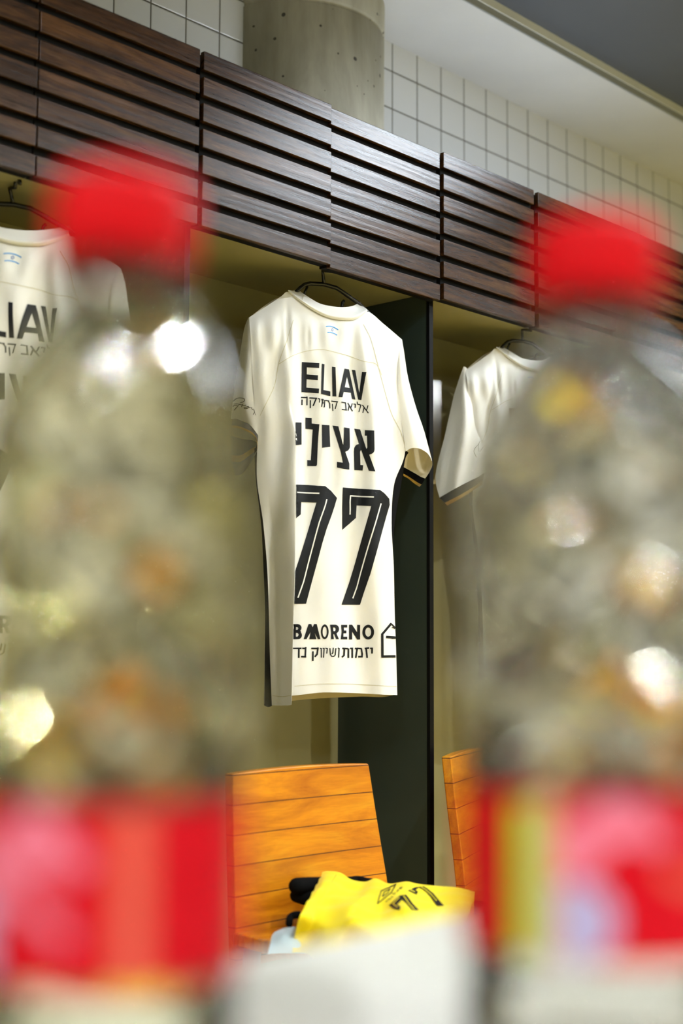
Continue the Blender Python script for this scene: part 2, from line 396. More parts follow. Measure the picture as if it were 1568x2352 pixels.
# ------------------------------------------------------------------ jerseys
JP = V((1.9325, 1.83, 0))
JA = math.radians(18.2)
JE1 = V((math.cos(JA), -math.sin(JA), 0)); JE2 = V((-math.sin(JA), -math.cos(JA), 0))
def J(x, y, off=0.0, P=JP):
    d = ray(x, y); return CAM + d * ((P + JE2 * off - CAM).dot(JE2) / d.dot(JE2))
def folds(x, y):
    """soft hanging folds in the back cloth"""
    k = max(0.0, min(1.0, (y - 740) / 120)); kk = max(0.0, min(1.0, (y - 1050) / 200))
    s = x + 8 * math.sin(y / 90.0) - (y - 1000) * 0.03
    a = 0.0016 * math.sin(s / 9.5 + 0.4) * (1 - kk) + 0.0022 * math.sin(s / 15.0 + 1.1) + 0.003 * kk * math.sin(s / 26.0 - 0.6)
    b = 0.0012 * math.sin((s + (y - 1100) * 0.25) / 13.0) * math.sin(y / 47.0)
    g = 0.0011 * math.exp(-((y - 770) / 35.0) ** 2) * math.sin((x - 740) / 6.5)
    h = -0.006 * math.exp(-((x - 658 - (y - 700) * .05) / 6.0) ** 2 - ((y - 765) / 45.0) ** 2) - 0.004 * math.exp(-((x - 708) / 5.0) ** 2 - ((y - 775) / 22.0) ** 2) - 0.005 * math.exp(-((x - 852 - (y - 830) * .2) / 9.0) ** 2 - ((y - 850) / 60.0) ** 2) - 0.004 * math.exp(-((x - 640 + (y - 800) * .12) / 7.0) ** 2 - ((y - 850) / 60.0) ** 2)
    return ((a + b) * k + g) * 2.6 + 1.3 * h
BODY = [
 [(572,729,-.030),(612,703,-.024),(645,681,-.018),(662,671,-.018),(695,696,-.004),(732,719,0),(765,731,.001),(805,734,0),(843,716,-.014),(882,745,-.022),(922,779,-.030)],
 [(574,760,-.014),(610,757,.000),(640,757,.004),(662,760,.007),(695,765,.008),(732,772,.010),(765,776,.010),(805,782,.009),(843,790,.006),(882,797,.000),(917,806,-.012)],
 [(578,835,-.012),(608,832,.001),(638,832,.006),(660,833,.009),(695,838,.011),(732,843,.013),(765,848,.013),(805,854,.012),(843,860,.009),(882,866,.003),(914,870,-.008)],
 [(584,920,-.014),(612,922,.000),(655,925,.010),(670,926,.010),(695,928,.010),(732,931,.013),(765,933,.014),(805,936,.013),(843,938,.011),(882,938,.006),(918,935,-.005)],
 [(591,1000,-.022),(630,1003,-.002),(679,1005,.020),(676,1006,.009),(695,1008,.009),(732,1012,.013),(765,1015,.014),(805,1020,.014),(843,1025,.013),(882,1030,.010),(930,1037,-.004)],
 [(590,1100,-.032),(632,1102,-.002),(679,1104,.029),(671,1105,.008),(695,1106,.008),(732,1108,.013),(765,1109,.014),(805,1110,.014),(845,1111,.013),(885,1112,.012),(905,1112,0)],
 [(604,1200,-.038),(640,1200,.000),(678.5,1200,.034),(668,1200,.008),(694,1200,.008),(732,1200,.014),(765,1200,.015),(805,1200,.015),(845,1200,.014),(880,1200,.010),(899,1200,-.002)],
 [(613,1300,-.040),(645,1300,.002),(677.5,1300,.038),(665,1300,.008),(694,1300,.009),(732,1300,.015),(765,1300,.016),(805,1300,.016),(845,1300,.014),(880,1300,.008),(904,1300,-.006)],
 [(617,1400,-.042),(646,1400,.004),(674.5,1400,.040),(662,1400,.008),(692,1400,.009),(732,1400,.015),(765,1400,.017),(805,1400,.017),(845,1400,.014),(880,1400,.007),(906,1400,-.008)],
 [(619.5,1505,-.043),(647,1505,.006),(672,1504,.042),(660,1500,.008),(690,1499,.009),(732,1497,.015),(765,1496,.018),(805,1496,.017),(845,1497,.014),(880,1498,.006),(909.5,1500,-.010)],
 [(624,1620,-.044),(648,1620.5,.006),(669.5,1618,.043),(658,1601,.008),(690,1596,.009),(732,1591,.015),(765,1590.5,.018),(805,1591.5,.017),(845,1593.5,.014),(880,1595.5,.006),(912,1596.5,-.010)],
]
NU, NV = 110, 96
ctrl = net(BODY, NU, NV)
back_pts = []
for i, r in enumerate(ctrl):
    row = []
    for j, c in enumerate(r):
        edge = min(1.0, min(j, NU - j) / 6.0) * min(1.0, i / 5.0)
        row.append(J(c.x, c.y, c.z + folds(c.x, c.y) * edge))
    back_pts.append(row)
# lettering traced as it stands on the cloth: zoomed tracing frames (scale, x, y)
def fr(s, ox, oy): return lambda pts: [(ox + x / s, oy + y / s) for x, y in pts]
A_, B_, C_, D_, E_, F_ = fr(7.84, 670, 815), fr(7.84, 670, 950), fr(6.031, 660, 1410), fr(6.031, 660, 1100), fr(13.07, 520, 890), fr(26.13, 730, 735)
def arc(cx, cy, rx, ry, a0, a1, n=10):
    return [(cx + rx * math.cos(math.radians(a0 + (a1 - a0) * i / n)), cy + ry * math.sin(math.radians(a0 + (a1 - a0) * i / n))) for i in range(n + 1)]
def stroke(pts, w):
    out = []; P = [V((x, y, 0)) for x, y in pts]
    nrm = []
    for i in range(len(P)):
        t = (P[min(i + 1, len(P) - 1)] - P[max(i - 1, 0)]); t.normalize(); nrm.append(V((-t.y, t.x, 0)))
    ws = w if isinstance(w, list) else [w] * len(P)
    for i in range(len(P) - 1):
        a, b = P[i] + nrm[i] * ws[i] / 2, P[i] - nrm[i] * ws[i] / 2
        c, d = P[i + 1] - nrm[i + 1] * ws[i + 1] / 2, P[i + 1] + nrm[i + 1] * ws[i + 1] / 2
        out.append([[(a.x, a.y), (b.x, b.y), (c.x, c.y), (d.x, d.y)]])
    return out
def strokes(frame, lst, w):
    out = []
    for pts in lst:
        for a, b in zip(pts, pts[1:]) if len(pts) < 4 else [(None, None)]:
            if a is None: out += stroke(frame(pts), w); break
            q = frame([a, b]); d = V((q[1][0] - q[0][0], q[1][1] - q[0][1])); d.normalize(); e = d * w * 0.42
            out += stroke([(q[0][0] - e.x, q[0][1] - e.y), (q[1][0] + e.x, q[1][1] + e.y)], w)
    return out
INK = [[A_(p)] for p in [
  [(178,130),(492,150),(488,238),(268,224),(266,352),(470,370),(466,458),(264,440),(260,590),(488,610),(484,696),(170,670)],
  [(538,160),(586,172),(566,634),(690,660),(690,744),(524,704)],
  [(722,214),(784,224),(800,752),(730,746)],
  [(1076,270),(1142,278),(1214,690),(1266,310),(1340,314),(1252,816),(1192,806)]]]
INK.append([A_([(944,248),(1024,262),(1140,806),(1080,794),(1060,684),(930,666),(908,766),(838,760)]), A_([(988,385),(948,584),(1042,598)])])
INK += [[B_(p)] for p in [
  [(64,158),(170,162),(170,558),(68,568)],
  [(242,74),(358,80),(358,178),(494,192),(470,520),(456,890)] + arc(425, 912, 30, 36, 0, 90, 5) + [(276,944),(274,838),(340,842),(374,288),(242,274)],
  [(540,202),(674,210),(688,598),(544,616)],
  [(730,214),(838,230),(916,556),(926,560),(938,248),(1034,264),(1040,560)] + arc(955, 585, 86, 98, 10, 80, 6) + [(958,690),(1030,900),(1030,1008),(925,994),(810,970),(810,868),(918,886),(880,690)],
  [(1118,272),(1228,286),(1340,625),(1352,634),(1362,610),(1356,400),(1316,398),(1316,298),(1480,306),(1486,640)] + arc(1400, 650, 84, 82, 10, 85, 6) + [(1394,740),(1500,1042),(1388,1030),(1252,662),(1240,658),(1228,690),(1234,926),(1286,930),(1274,1026),(1122,1016),(1114,690)] + arc(1200, 650, 84, 98, 190, 265, 6) + [(1208,552)]]]
INK += [[D_(p)] for p in [
  [(116,78),(520,100),(684,264),(618,470),(500,800),(256,1730),(90,1732),(98,1300),(400,328),(188,322),(180,492),(116,546)]]]
INK[-1] = [D_([(116,78),(280,86),(520,100),(600,165),(684,264),(650,380),(610,500),(540,690),(480,890),(420,1120),(330,1450),(256,1730),(90,1732),(98,1300),(180,1050),(270,760),(330,560),(400,328),(188,322),(180,492),(116,546)])]
INK.append([D_([(764,118),(1000,138),(1276,152),(1340,200),(1405,275),(1412,360),(1376,480),(1310,720),(1230,1020),(1150,1310),(1060,1570),(1004,1742),(746,1742),(850,1440),(930,1180),(1010,900),(1090,620),(1158,378),(956,368),(948,540),(756,706),(756,400)])])
WHITE = strokes(D_, [[(118,186),(250,194),(430,200)], [(540,290),(520,370)], [(520,370),(440,600),(390,780),(300,1110),(220,1420),(142,1646)],
                     [(1186,252),(1020,246),(866,234)], [(866,234),(860,320),(862,420),(860,494)], [(1290,340),(1220,590),(1130,900),(1030,1250),(960,1500),(900,1656)]], 2.9)
# name in small letters under the big one
INK += strokes(A_, [[(170,768),(272,770)], [(272,762),(270,900)], [(180,815),(178,896)],
                    [(325,778),(446,784)], [(440,786),(388,912)], [(334,828),(332,952)]], 3.0)
INK += strokes(A_, [[(474,790),(500,796),(496,854)], [(536,800),(560,870)], [(556,800),(535,930)], [(548,806),(590,820),(582,944),(562,938)],
                    [(606,822),(662,830)], [(652,830),(680,880),(682,958)], [(714,834),(822,846)], [(816,850),(782,968)], [(728,890),(738,1004)],
                    [(896,854),(962,866),(974,990)], [(904,984),(980,996)], [(1006,872),(1084,1010)], [(1082,882),(1064,940),(1045,950)], [(1026,925),(1010,1000)],
                    [(1110,886),(1142,892),(1136,950)], [(1172,850),(1178,888),(1246,906)], [(1242,910),(1206,1024)],
                    [(1276,908),(1374,1044)], [(1370,918),(1352,980),(1330,986)], [(1300,960),(1280,1038)]], 2.3)
# sponsor line
def ring_poly(cx, cy, rx, ry, ix, iy): return [C_(arc(cx, cy, rx, ry, 0, 360, 28)[:-1]), C_(arc(cx, cy, ix, iy, 0, 360, 24)[:-1])]
INK += [[C_([(82,142),(140,142)] + arc(148, 194, 46, 50, -70, 50, 6) + [(184,238)] + arc(150, 296, 50, 54, -40, 85, 7) + [(82,352)]), C_([(118,182),(142,184),(152,200),(140,222),(118,222)]), C_([(118,262),(142,264),(156,288),(142,316),(118,316)])]]
INK += [[C_(p)] for p in [[(290,142),(328,142),(346,186),(366,142),(404,142),(454,350),(420,350),(372,258),(398,350),(300,350),(318,250),(262,350),(222,350)],
        [(740,152),(824,152),(824,188),(776,188),(780,230),(812,230),(812,268),(772,268),(770,316),(824,316),(824,352),(734,352),(748,250)],
        [(850,150),(892,150),(962,258),(962,152),(1004,152),(1004,354),(964,354),(892,246),(892,354),(850,354)]]]
INK += [[C_([(588,150),(660,150)] + arc(660, 210, 52, 60, -80, 60, 8) + [(676,272),(710,350),(672,350),(646,282),(632,282),(640,350),(602,350),(602,250)]), C_([(630,188),(656,190),(668,212),(656,240),(634,240)])]]
INK += [ring_poly(514, 248, 54, 102, 30, 72), ring_poly(1118, 252, 82, 102, 42, 64)]
INK += strokes(C_, [[(88,478),(184,478)], [(158,478),(156,600)], [(212,478),(240,478)], [(250,470),(244,590)], [(196,592),(248,594)],
                    [(336,478),(412,478)], [(420,474),(408,560)], [(406,560),(382,588)], [(350,528),(348,642)],
                    [(874,478),(896,478)], [(894,478),(894,600)], [(962,478),(1014,480)], [(940,478),(962,488)], [(962,484),(944,600)], [(1022,488),(1034,560)], [(1032,548),(1030,592)], [(986,592),(1032,592)],
                    [(1078,478),(1122,474)], [(1090,480),(1102,600)], [(1154,478),(1174,478)], [(1172,476),(1170,540)],
                    [(766,478),(824,480)], [(840,488),(840,600)], [(784,484),(780,570)], [(778,574),(758,594)]], 3.9)
INK += strokes(C_, [[(454,476),(466,478),(468,600)], [(492,476),(506,478),(500,600)], [(530,476),(550,478),(544,544)],
                    [(586,474),(592,560),(612,590),(640,588),(658,570),(668,474)], [(632,474),(626,540),(616,550)], [(700,474),(712,478),(706,600)]], 2.6)
INK += strokes(C_, [[(1490,200),(1432,135),(1310,280),(1312,590)], [(1312,590),(1504,588)], [(1376,320),(1500,328)]], 5.6)
# flag
BLUE = stroke(F_(curve([(470,400,0),(590,382,0),(730,382,0),(880,420,0),(1040,490,0),(1210,600,0)], 14) and [(v.x, v.y) for v in curve([(470,400,0),(590,382,0),(730,382,0),(880,420,0),(1040,490,0),(1210,600,0)], 14)]), 1.9)
BLUE += stroke(F_([(v.x, v.y) for v in curve([(560,760,0),(680,745,0),(800,760,0),(960,815,0),(1140,920,0)], 12)]), 1.9)
NAVY = strokes(F_, [[(850,490),(790,650),(910,645),(850,490)][:3], [(910,645),(850,490)], [(850,695),(790,545),(910,548)], [(910,548),(850,695)]], 0.75)
SEAMS = [[(641,836),(672,817),(706,806),(739,803),(765,808),(798.5,817),(831.7,829),(858,834),(868,842),(876,862)],
         [(673,735),(662,772),(641,832),(631,882),(613,922),(597,955)], [(834,745),(851,779),(865,829),(878,879),(898,948),(918,988),(929,1022)],
         [(676,1576),(735,1571),(800,1571),(860,1574),(910,1577)], [(626,1598),(650,1600),(668,1597)]]
def decal(bm, bvh, polys, mi, lift=0.0007, step=5.0):
    for loops in polys:
        t = tessellate_polygon([[V((x, y, 0)) for x, y in lp] for lp in loops])
        flat = [p for lp in loops for p in lp]
        b2 = bmesh.new(); vs = [b2.verts.new((x, y, 0)) for x, y in flat]
        for tri in t:
            try: b2.faces.new([vs[k] for k in tri])
            except ValueError: pass
        for _ in range(6):
            e = [e for e in b2.edges if e.calc_length() > step]
            if not e: break
            bmesh.ops.subdivide_edges(b2, edges=e, cuts=1); bmesh.ops.triangulate(b2, faces=b2.faces)
        mp = {}
        for v in b2.verts:
            d = ray(v.co.x, v.co.y).normalized()
            hit, nrm, _, _ = bvh.ray_cast(CAM, d)
            if hit is None:
                hit = J(v.co.x, v.co.y, 0.012); hit2, nrm, _, dist = bvh.find_nearest(hit)
                if hit2 is not None and dist < 0.03: hit = hit2
                else: nrm = -d
            if nrm.dot(d) > 0: nrm = -nrm
            mp[v] = bm.verts.new(hit + nrm * lift)
        for f in b2.faces:
            vv = [mp[v] for v in f.verts]
            nf = bm.faces.new(vv); nf.normal_update()
            if nf.normal.dot(CAM - vv[0].co) < 0: nf.normal_flip()
            nf.material_index = mi
        b2.free()
def tree(bm):
    bm.normal_update()
    return BVHTree.FromBMesh(bm, epsilon=0.0)
ORI = V((JP.x, JP.y, 1.30))
jer = thing('football_jersey', ORI, 'white football jersey with black number 77 hanging in the middle locker', 'jersey', 'white jerseys hanging in the lockers')
bm = bmesh.new(); grid(bm, back_pts)
bvh = tree(bm)
decal(bm, bvh, INK, 1); decal(bm, bvh, WHITE, 0, 0.0012); decal(bm, bvh, BLUE, 2, 0.0007, 2); decal(bm, bvh, NAVY, 3, 0.0007, 2)
for s in SEAMS:
    q = curve([(x, y, 0) for x, y in s], len(s) * 5)
    decal(bm, bvh, stroke([(v.x, v.y) for v in q], 1.3), 4, 0.0005)
# chest side of the torso, behind
front = [[(572,729,-.032),(640,683,-.040),(690,690,-.075),(765,760,-.085),(838,720,-.070),(880,745,-.050),(922,779,-.032)]]
for y in (850, 1000, 1100, 1200, 1300, 1400, 1500): 
    lx = {850:570, 1000:585, 1100:592, 1200:599, 1300:604, 1400:608, 1500:607}[y]; rx = {850:915, 1000:925, 1100:917, 1200:900, 1300:896, 1400:899, 1500:902}[y]
    front.append([(lx,y,-.062),(lx+45,y,-.088),(lx+100,y,-.095),(750,y,-.100),(rx-80,y,-.095),(rx-30,y,-.075),(rx,y,-.030)])
front.append([(607,1618,-.062),(652,1612,-.088),(707,1606,-.095),(755,1603,-.100),(830,1600,-.095),(878,1601,-.075),(905,1596,-.030)])
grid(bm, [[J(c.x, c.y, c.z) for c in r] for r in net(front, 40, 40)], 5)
obj('body', bm, [M['shirt'], M['ink'], M['blue'], M['navy'], M['seam'], M['inner']], jer, ORI)
# neck band
up = [(683,664,-.050),(699,676,-.022),(732,696,-.006),(760,703,-.002),(785,705.5,-.004),(808,703,-.016),(828,694,-.050)]
lo = [(662,671,-.022),(695,696,-.002),(732,719,.003),(765,731,.004),(805,734,.003),(826,727,-.004),(843,716,-.020)]
mid = [((a[0]+b[0])/2-.5, (a[1]+b[1])/2, (a[2]+b[2])/2+.004) for a, b in zip(up, lo)]
bead = [(b[0], b[1]-5, b[2]+.0055) for b in lo]
bm = bmesh.new(); grid(bm, [[J(c.x, c.y, c.z) for c in r] for r in net([up, mid, bead, [(x, y+1.5, z+.001) for x, y, z in lo]], 60, 24)])
infr = [[(683,664,-.050),(700,690,-.085),(760,735,-.100),(810,725,-.090),(828,694,-.050)], [(676,676,-.055),(700,712,-.09),(760,758,-.106),(815,745,-.094),(836,708,-.055)]]
grid(bm, [[J(c.x, c.y, c.z) for c in r] for r in net(infr, 40, 4)])
cb = tree(bm); decal(bm, cb, stroke([(699,676),(696,682),(693,690)], 1.4), 1, 0.0006)
obj('collar', bm, [M['shirt'], M['seam']], jer, ORI)
# black side panels
lsp = [[(590,1020,-.030),(587,1028,-.045),(584,1030,-.058)], [(590,1100,-.033),(590.5,1100,-.05),(592,1100,-.062)][::1], [(604,1200,-.039),(602,1200,-.052),(599,1200,-.063)],
       [(613,1300,-.041),(609,1300,-.052),(604,1300,-.063)], [(617.5,1400,-.043),(613,1400,-.053),(608,1400,-.063)], [(620,1505,-.044),(614,1505,-.054),(607,1505,-.063)], [(624.5,1621,-.045),(616,1624,-.056),(606,1620,-.063)]]
lsp[1] = [(592,1100,-.033),(589.5,1100,-.048),(587,1100,-.060)]
bm = bmesh.new(); grid(bm, [[J(c.x, c.y, c.z) for c in r] for r in net(lsp, 10, 40)])
obj('side_panel', bm, M['blackcloth'], jer, ORI)
rsp = [[(928,1033,-.006),(934,1036,-.008),(938,1040,-.012)], [(920,1060,-.004),(925,1058,-.012),(930,1056,-.020)], [(904,1112,-.002),(914,1112,-.014),(921,1113,-.026)],
       [(899,1185,-.004),(904,1184,-.016),(909,1182,-.028)], [(901,1245,-.006),(902,1245,-.02),(903,1245,-.030)], [(905,1400,-.010),(902,1400,-.025),(899,1400,-.034)], [(911,1595,-.012),(907,1596,-.025),(904,1597,-.034)]]
bm = bmesh.new(); grid(bm, [[J(c.x, c.y, c.z) for c in r] for r in net(rsp, 10, 40)])
obj('side_panel', bm, M['blackcloth'], jer, ORI)
# left sleeve
def jnet(rows, nu, nv, P=JP, fold=0.0):
    out = []
    for r in net(rows, nu, nv): out.append([J(c.x, c.y, c.z + fold * math.sin(c.x / 7.0 + c.y / 40.0), P) for c in r])
    return out
ls = [[(573,729,-.030),(571.5,729,-.032),(570,730,-.036)], [(575,760,-.014),(567,758,-.026),(560,758,-.055)], [(579,835,-.012),(563,833,-.026),(548,832,-.070)],
      [(585,920,-.014),(559,915,-.026),(536,912,-.080)], [(593,1000,-.020),(568,971,-.028),(531,962,-.085)]]
bm = bmesh.new(); g = jnet(ls, 16, 40, fold=0.001); grid(bm, g); lb = tree(bm)
SCR = [(p, w) for p, w in [([(205,430),(260,370),(330,325),(420,312),(500,325),(555,350),(550,400),(500,440),(425,455)], 1.2), ([(245,500),(330,490),(430,510),(520,535),(600,528)], 1.2),
       ([(200,570),(270,540),(345,535)], 1.2), ([(400,500),(340,570),(240,688)], 1.4), ([(510,490),(480,540),(465,585)], 1.3), ([(600,600),(560,590),(535,610),(560,635),(620,630),(680,590),(660,565),(590,590)], 1.3), ([(680,600),(730,605)], 1.0),
       ([(755,590),(760,640),(790,670),(815,640),(830,700),(845,740),(800,815)], 1.0), ([(850,770),(885,835)], .7)]]
for p, w in SCR: decal(bm, lb, stroke(E_(p), w * 1.5), 1, 0.0009, 3)
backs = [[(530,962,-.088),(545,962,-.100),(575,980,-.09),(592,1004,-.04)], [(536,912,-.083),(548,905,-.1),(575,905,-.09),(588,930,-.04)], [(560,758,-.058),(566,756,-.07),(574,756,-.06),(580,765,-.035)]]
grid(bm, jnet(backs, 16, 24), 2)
sl = obj('sleeve', bm, [M['shirt'], M['script'], M['inner']], jer, ORI)
ct = E_([(165,940),(310,945),(500,1020),(740,1130),(850,1260),(940,1400),(950,1540)]); cm = E_([(150,1140),(330,1150),(540,1225),(740,1320),(850,1425),(905,1530),(930,1640)]); cg = E_([(140,1200),(320,1215),(550,1290),(740,1385),(850,1480),(905,1580),(930,1880)])
zo = [-.086, -.060, -.035, -.027, -.023, -.021, -.024]
bm = bmesh.new(); grid(bm, jnet([[(p[0], p[1], z + .001) for p, z in zip(ct, zo)], [(p[0], p[1], z + .002) for p, z in zip(cm, zo)]], 24, 6), 0)
grid(bm, jnet([[(p[0], p[1], z + .002) for p, z in zip(cm, zo)], [(p[0], p[1], z + .001) for p, z in zip(cg, zo)]], 24, 3), 1)
grid(bm, jnet([[(530,1000,-.095),(555,1008,-.115),(578,1011,-.09),(590,1016,-.03)], [(531,1045,-.095),(552,1046,-.115),(578,1030,-.09),(591,1026,-.03)]], 16, 5), 0)
grid(bm, jnet([[(531,1045,-.095),(552,1046,-.115),(578,1030,-.09),(591,1026,-.03)], [(532,1060,-.095),(553,1060,-.115),(578,1042,-.09),(591,1033,-.03)]], 16, 3), 1)
grid(bm, jnet([[(532,1060,-.095),(553,1060,-.115),(578,1042,-.09),(591,1033,-.03)], [(540,1092,-.095),(556,1088,-.115),(574,1065,-.09),(586,1045,-.03)]], 16, 3), 0)
obj('cuff', bm, [M['hazecloth'], M['gold']], sl, V((0, 0, 0)) + ORI)
# right sleeve
rs = [[(922,779,-.030),(922.3,779,-.030),(922.6,779,-.030),(922.8,779.5,-.030),(923,780,-.031)], [(916,806,-.012),(919,807,-.012),(922,808,-.015),(925,809,-.024),(928,810,-.038)],
      [(913,870,-.008),(920,869,-.003),(926,868,-.004),(932,868,-.014),(937,868,-.034)], [(917,935,-.005),(927,936,.002),(937,936,.003),(946,935,-.006),(955,935,-.028)],
      [(925,990,-.003),(937,990,.008),(951,990,.012),(963,989,.004),(973,988,-.018)], [(931,1037,-.004),(946,1029,.010),(965,1031,.012),(983,1043,.002),(992,1060,-.018)]]
bm = bmesh.new(); grid(bm, jnet(rs, 28, 48, fold=0.0012), 0)
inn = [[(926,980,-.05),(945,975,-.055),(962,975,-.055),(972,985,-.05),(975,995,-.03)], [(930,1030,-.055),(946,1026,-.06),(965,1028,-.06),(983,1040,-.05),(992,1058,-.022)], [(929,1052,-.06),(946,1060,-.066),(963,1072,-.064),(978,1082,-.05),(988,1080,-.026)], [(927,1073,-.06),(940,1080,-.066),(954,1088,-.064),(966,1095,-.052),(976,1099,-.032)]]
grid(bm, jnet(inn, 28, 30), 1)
sl = obj('sleeve', bm, [M['shirt'], M['inner']], jer, ORI)
bm = bmesh.new()
c0 = [(927,1073,-.058),(940,1080,-.064),(954,1088,-.062),(966,1095,-.050),(976,1099,-.030)]; c1 = [(926,1088,-.056),(937,1094,-.062),(949,1102,-.060),(960,1109,-.048),(968,1113,-.030)]; c2 = [(926,1093,-.056),(937,1099,-.062),(948,1108,-.060),(958,1115,-.048),(963,1118,-.030)]
grid(bm, jnet([c0, c1], 24, 5), 0); grid(bm, jnet([c1, c2], 24, 3), 1)
obj('cuff', bm, [M['blackcloth'], M['gold']], sl, ORI)

# coat hanger under the jersey
hg = thing('coat_hanger', V((JP.x, JP.y, 1.60)), 'black plastic coat hanger holding the number 77 jersey', 'hanger', 'black coat hangers in the lockers')
HO = V(hg.location)
bm = bmesh.new()
HB = [(585,735,-.045),(620,712,-.04),(660,690,-.036),(689,662,-.034),(699,654,-.033),(712,651,-.032),(744,653,-.032),(772,661,-.032),(788.5,672,-.033),(823,697,-.036),(870,742,-.04),(908,775,-.045)]
tube(bm, [J(*p) for p in HB], 0.0042, 10)
tube(bm, [J(706,657,-.036), J(700,671,-.040), J(696,690,-.044)], 0.0025, 8)
tube(bm, [J(783,715,-.05), J(785,703,-.05), J(786.5,694,-.05), J(790,690.5,-.05)], 0.003, 8)
obj('bar', bm, M['hanger'], hg, HO)
bm = bmesh.new()
hk = [J(744,653,-.032), J(742.5,640,-.03), J(740.5,622,-.026)]
base = J(740,612,-.022)
xh = base.x
for a in range(0, 9):
    an = math.radians(-20 + a * 27.5)
    hk.append(V((xh, 1.815 + 0.0085 * math.cos(an) * (1 if a else 1), 1.619 + 0.0085 * math.sin(an))))
tube(bm, hk, 0.0032, 8)
obj('hook', bm, M['hanger'], hg, HO)
bpy.context.view_layer.update()

# the neighbours' jerseys and hangers
def turn(o, pivot, shift, ang, label):
    o.location = pivot + V(shift) + Matrix.Rotation(ang, 3, 'Z') @ (V(o.location) - pivot)
    o.rotation_euler.z = ang; o['label'] = label
PIV = V((JP.x, JP.y, 0))
jl = copy_tree(jer); turn(jl, PIV, (-0.69, 0.042, 0.0), math.radians(-9), 'white football jersey at the left edge, mostly behind the left bottle')
hl = copy_tree(hg); turn(hl, PIV, (-0.69, 0.042, 0.0), math.radians(-9), 'black plastic coat hanger at the left edge above the left red cap')
jr = copy_tree(jer); turn(jr, PIV, (0.66, 0.0, 0.0), 0.0, 'white football jersey half hidden behind the right bottle, long loose sleeve')
hr = copy_tree(hg); turn(hr, PIV, (0.66, 0.0, 0.0), 0.0, 'black plastic coat hanger with its hook just left of the right bottle')
# the right-hand jersey's near sleeve hangs open and flat
PR = JP + V((0.66, 0, 0)); OR_ = ORI + V((0.66, 0, 0))
for ch in list(jr.children):
    if ch.name.startswith('sleeve') and len(ch.children) and 'script' in ''.join(m.name for m in ch.data.materials):
        for g2 in list(ch.children): bpy.data.objects.remove(g2)
        bpy.data.objects.remove(ch)
rsl = [[(1076,852,-.030),(1072,846,-.030),(1068,843,-.03),(1064,842,-.032)], [(1088,930,-.012),(1076,920,-.008),(1062,908,-.012),(1043,905,-.045)], [(1108,1011,-.005),(1086,1005,.004),(1060,1000,.0),(1022,997,-.045)],
       [(1112,1045,-.003),(1090,1052,.006),(1058,1060,.002),(1007,1062,-.045)], [(1113,1088,-.003),(1085,1103,.008),(1052,1119,.004),(994,1118,-.045)], [(1113,1089,-.003),(1085,1104,.008),(1050,1121,.004),(1008,1144,-.035)]]
rsl.pop()
rsl[-1] = [(1113,1088,-.003),(1082,1104,.008),(1046,1122,.004),(1009,1143,-.030)]
rsl[-2] = [(1112,1045,-.003),(1088,1054,.006),(1050,1070,.002),(1000,1090,-.045)]
bm = bmesh.new(); grid(bm, jnet(rsl, 28, 44, PR, 0.002), 0); lb = tree(bm)
for p, w in [([(1330,1020),(1300,1050),(1268,1090),(1254,1130),(1275,1170),(1290,1210)], .9), ([(1370,985),(1330,1000),(1315,1060),(1320,1120),(1345,1130),(1375,1080),(1388,1070)], .9)]:
    decal(bm, lb, stroke(fr(6.031, 880, 850)(p), w), 1, 0.0006, 3)
bk = [[(1076,855,-.04),(1066,850,-.05),(1063,845,-.034)], [(1100,1011,-.06),(1060,1003,-.08),(1022,997,-.047)], [(1113,1085,-.06),(1060,1106,-.08),(994,1112,-.047)]]
grid(bm, jnet(bk, 20, 24, PR), 2)
sl = obj('sleeve', bm, [M['shirt'], M['script'], M['inner']], jr, OR_)
bm = bmesh.new()
c0 = [(1113,1087,-.002),(1082,1103.5,.009),(1046,1122,.005),(1009.5,1143.5,-.029)]; c1 = [(1110,1104,-.002),(1084,1121,.009),(1053,1139,.005),(1021,1155,-.026)]; c2 = [(1109,1113,-.002),(1084,1129,.009),(1056,1146,.005),(1027,1161,-.026)]
grid(bm, jnet([c0, c1], 24, 5, PR), 0); grid(bm, jnet([c1, c2], 24, 3, PR), 1)
obj('cuff', bm, [M['blackcloth'], M['gold']], sl, OR_)

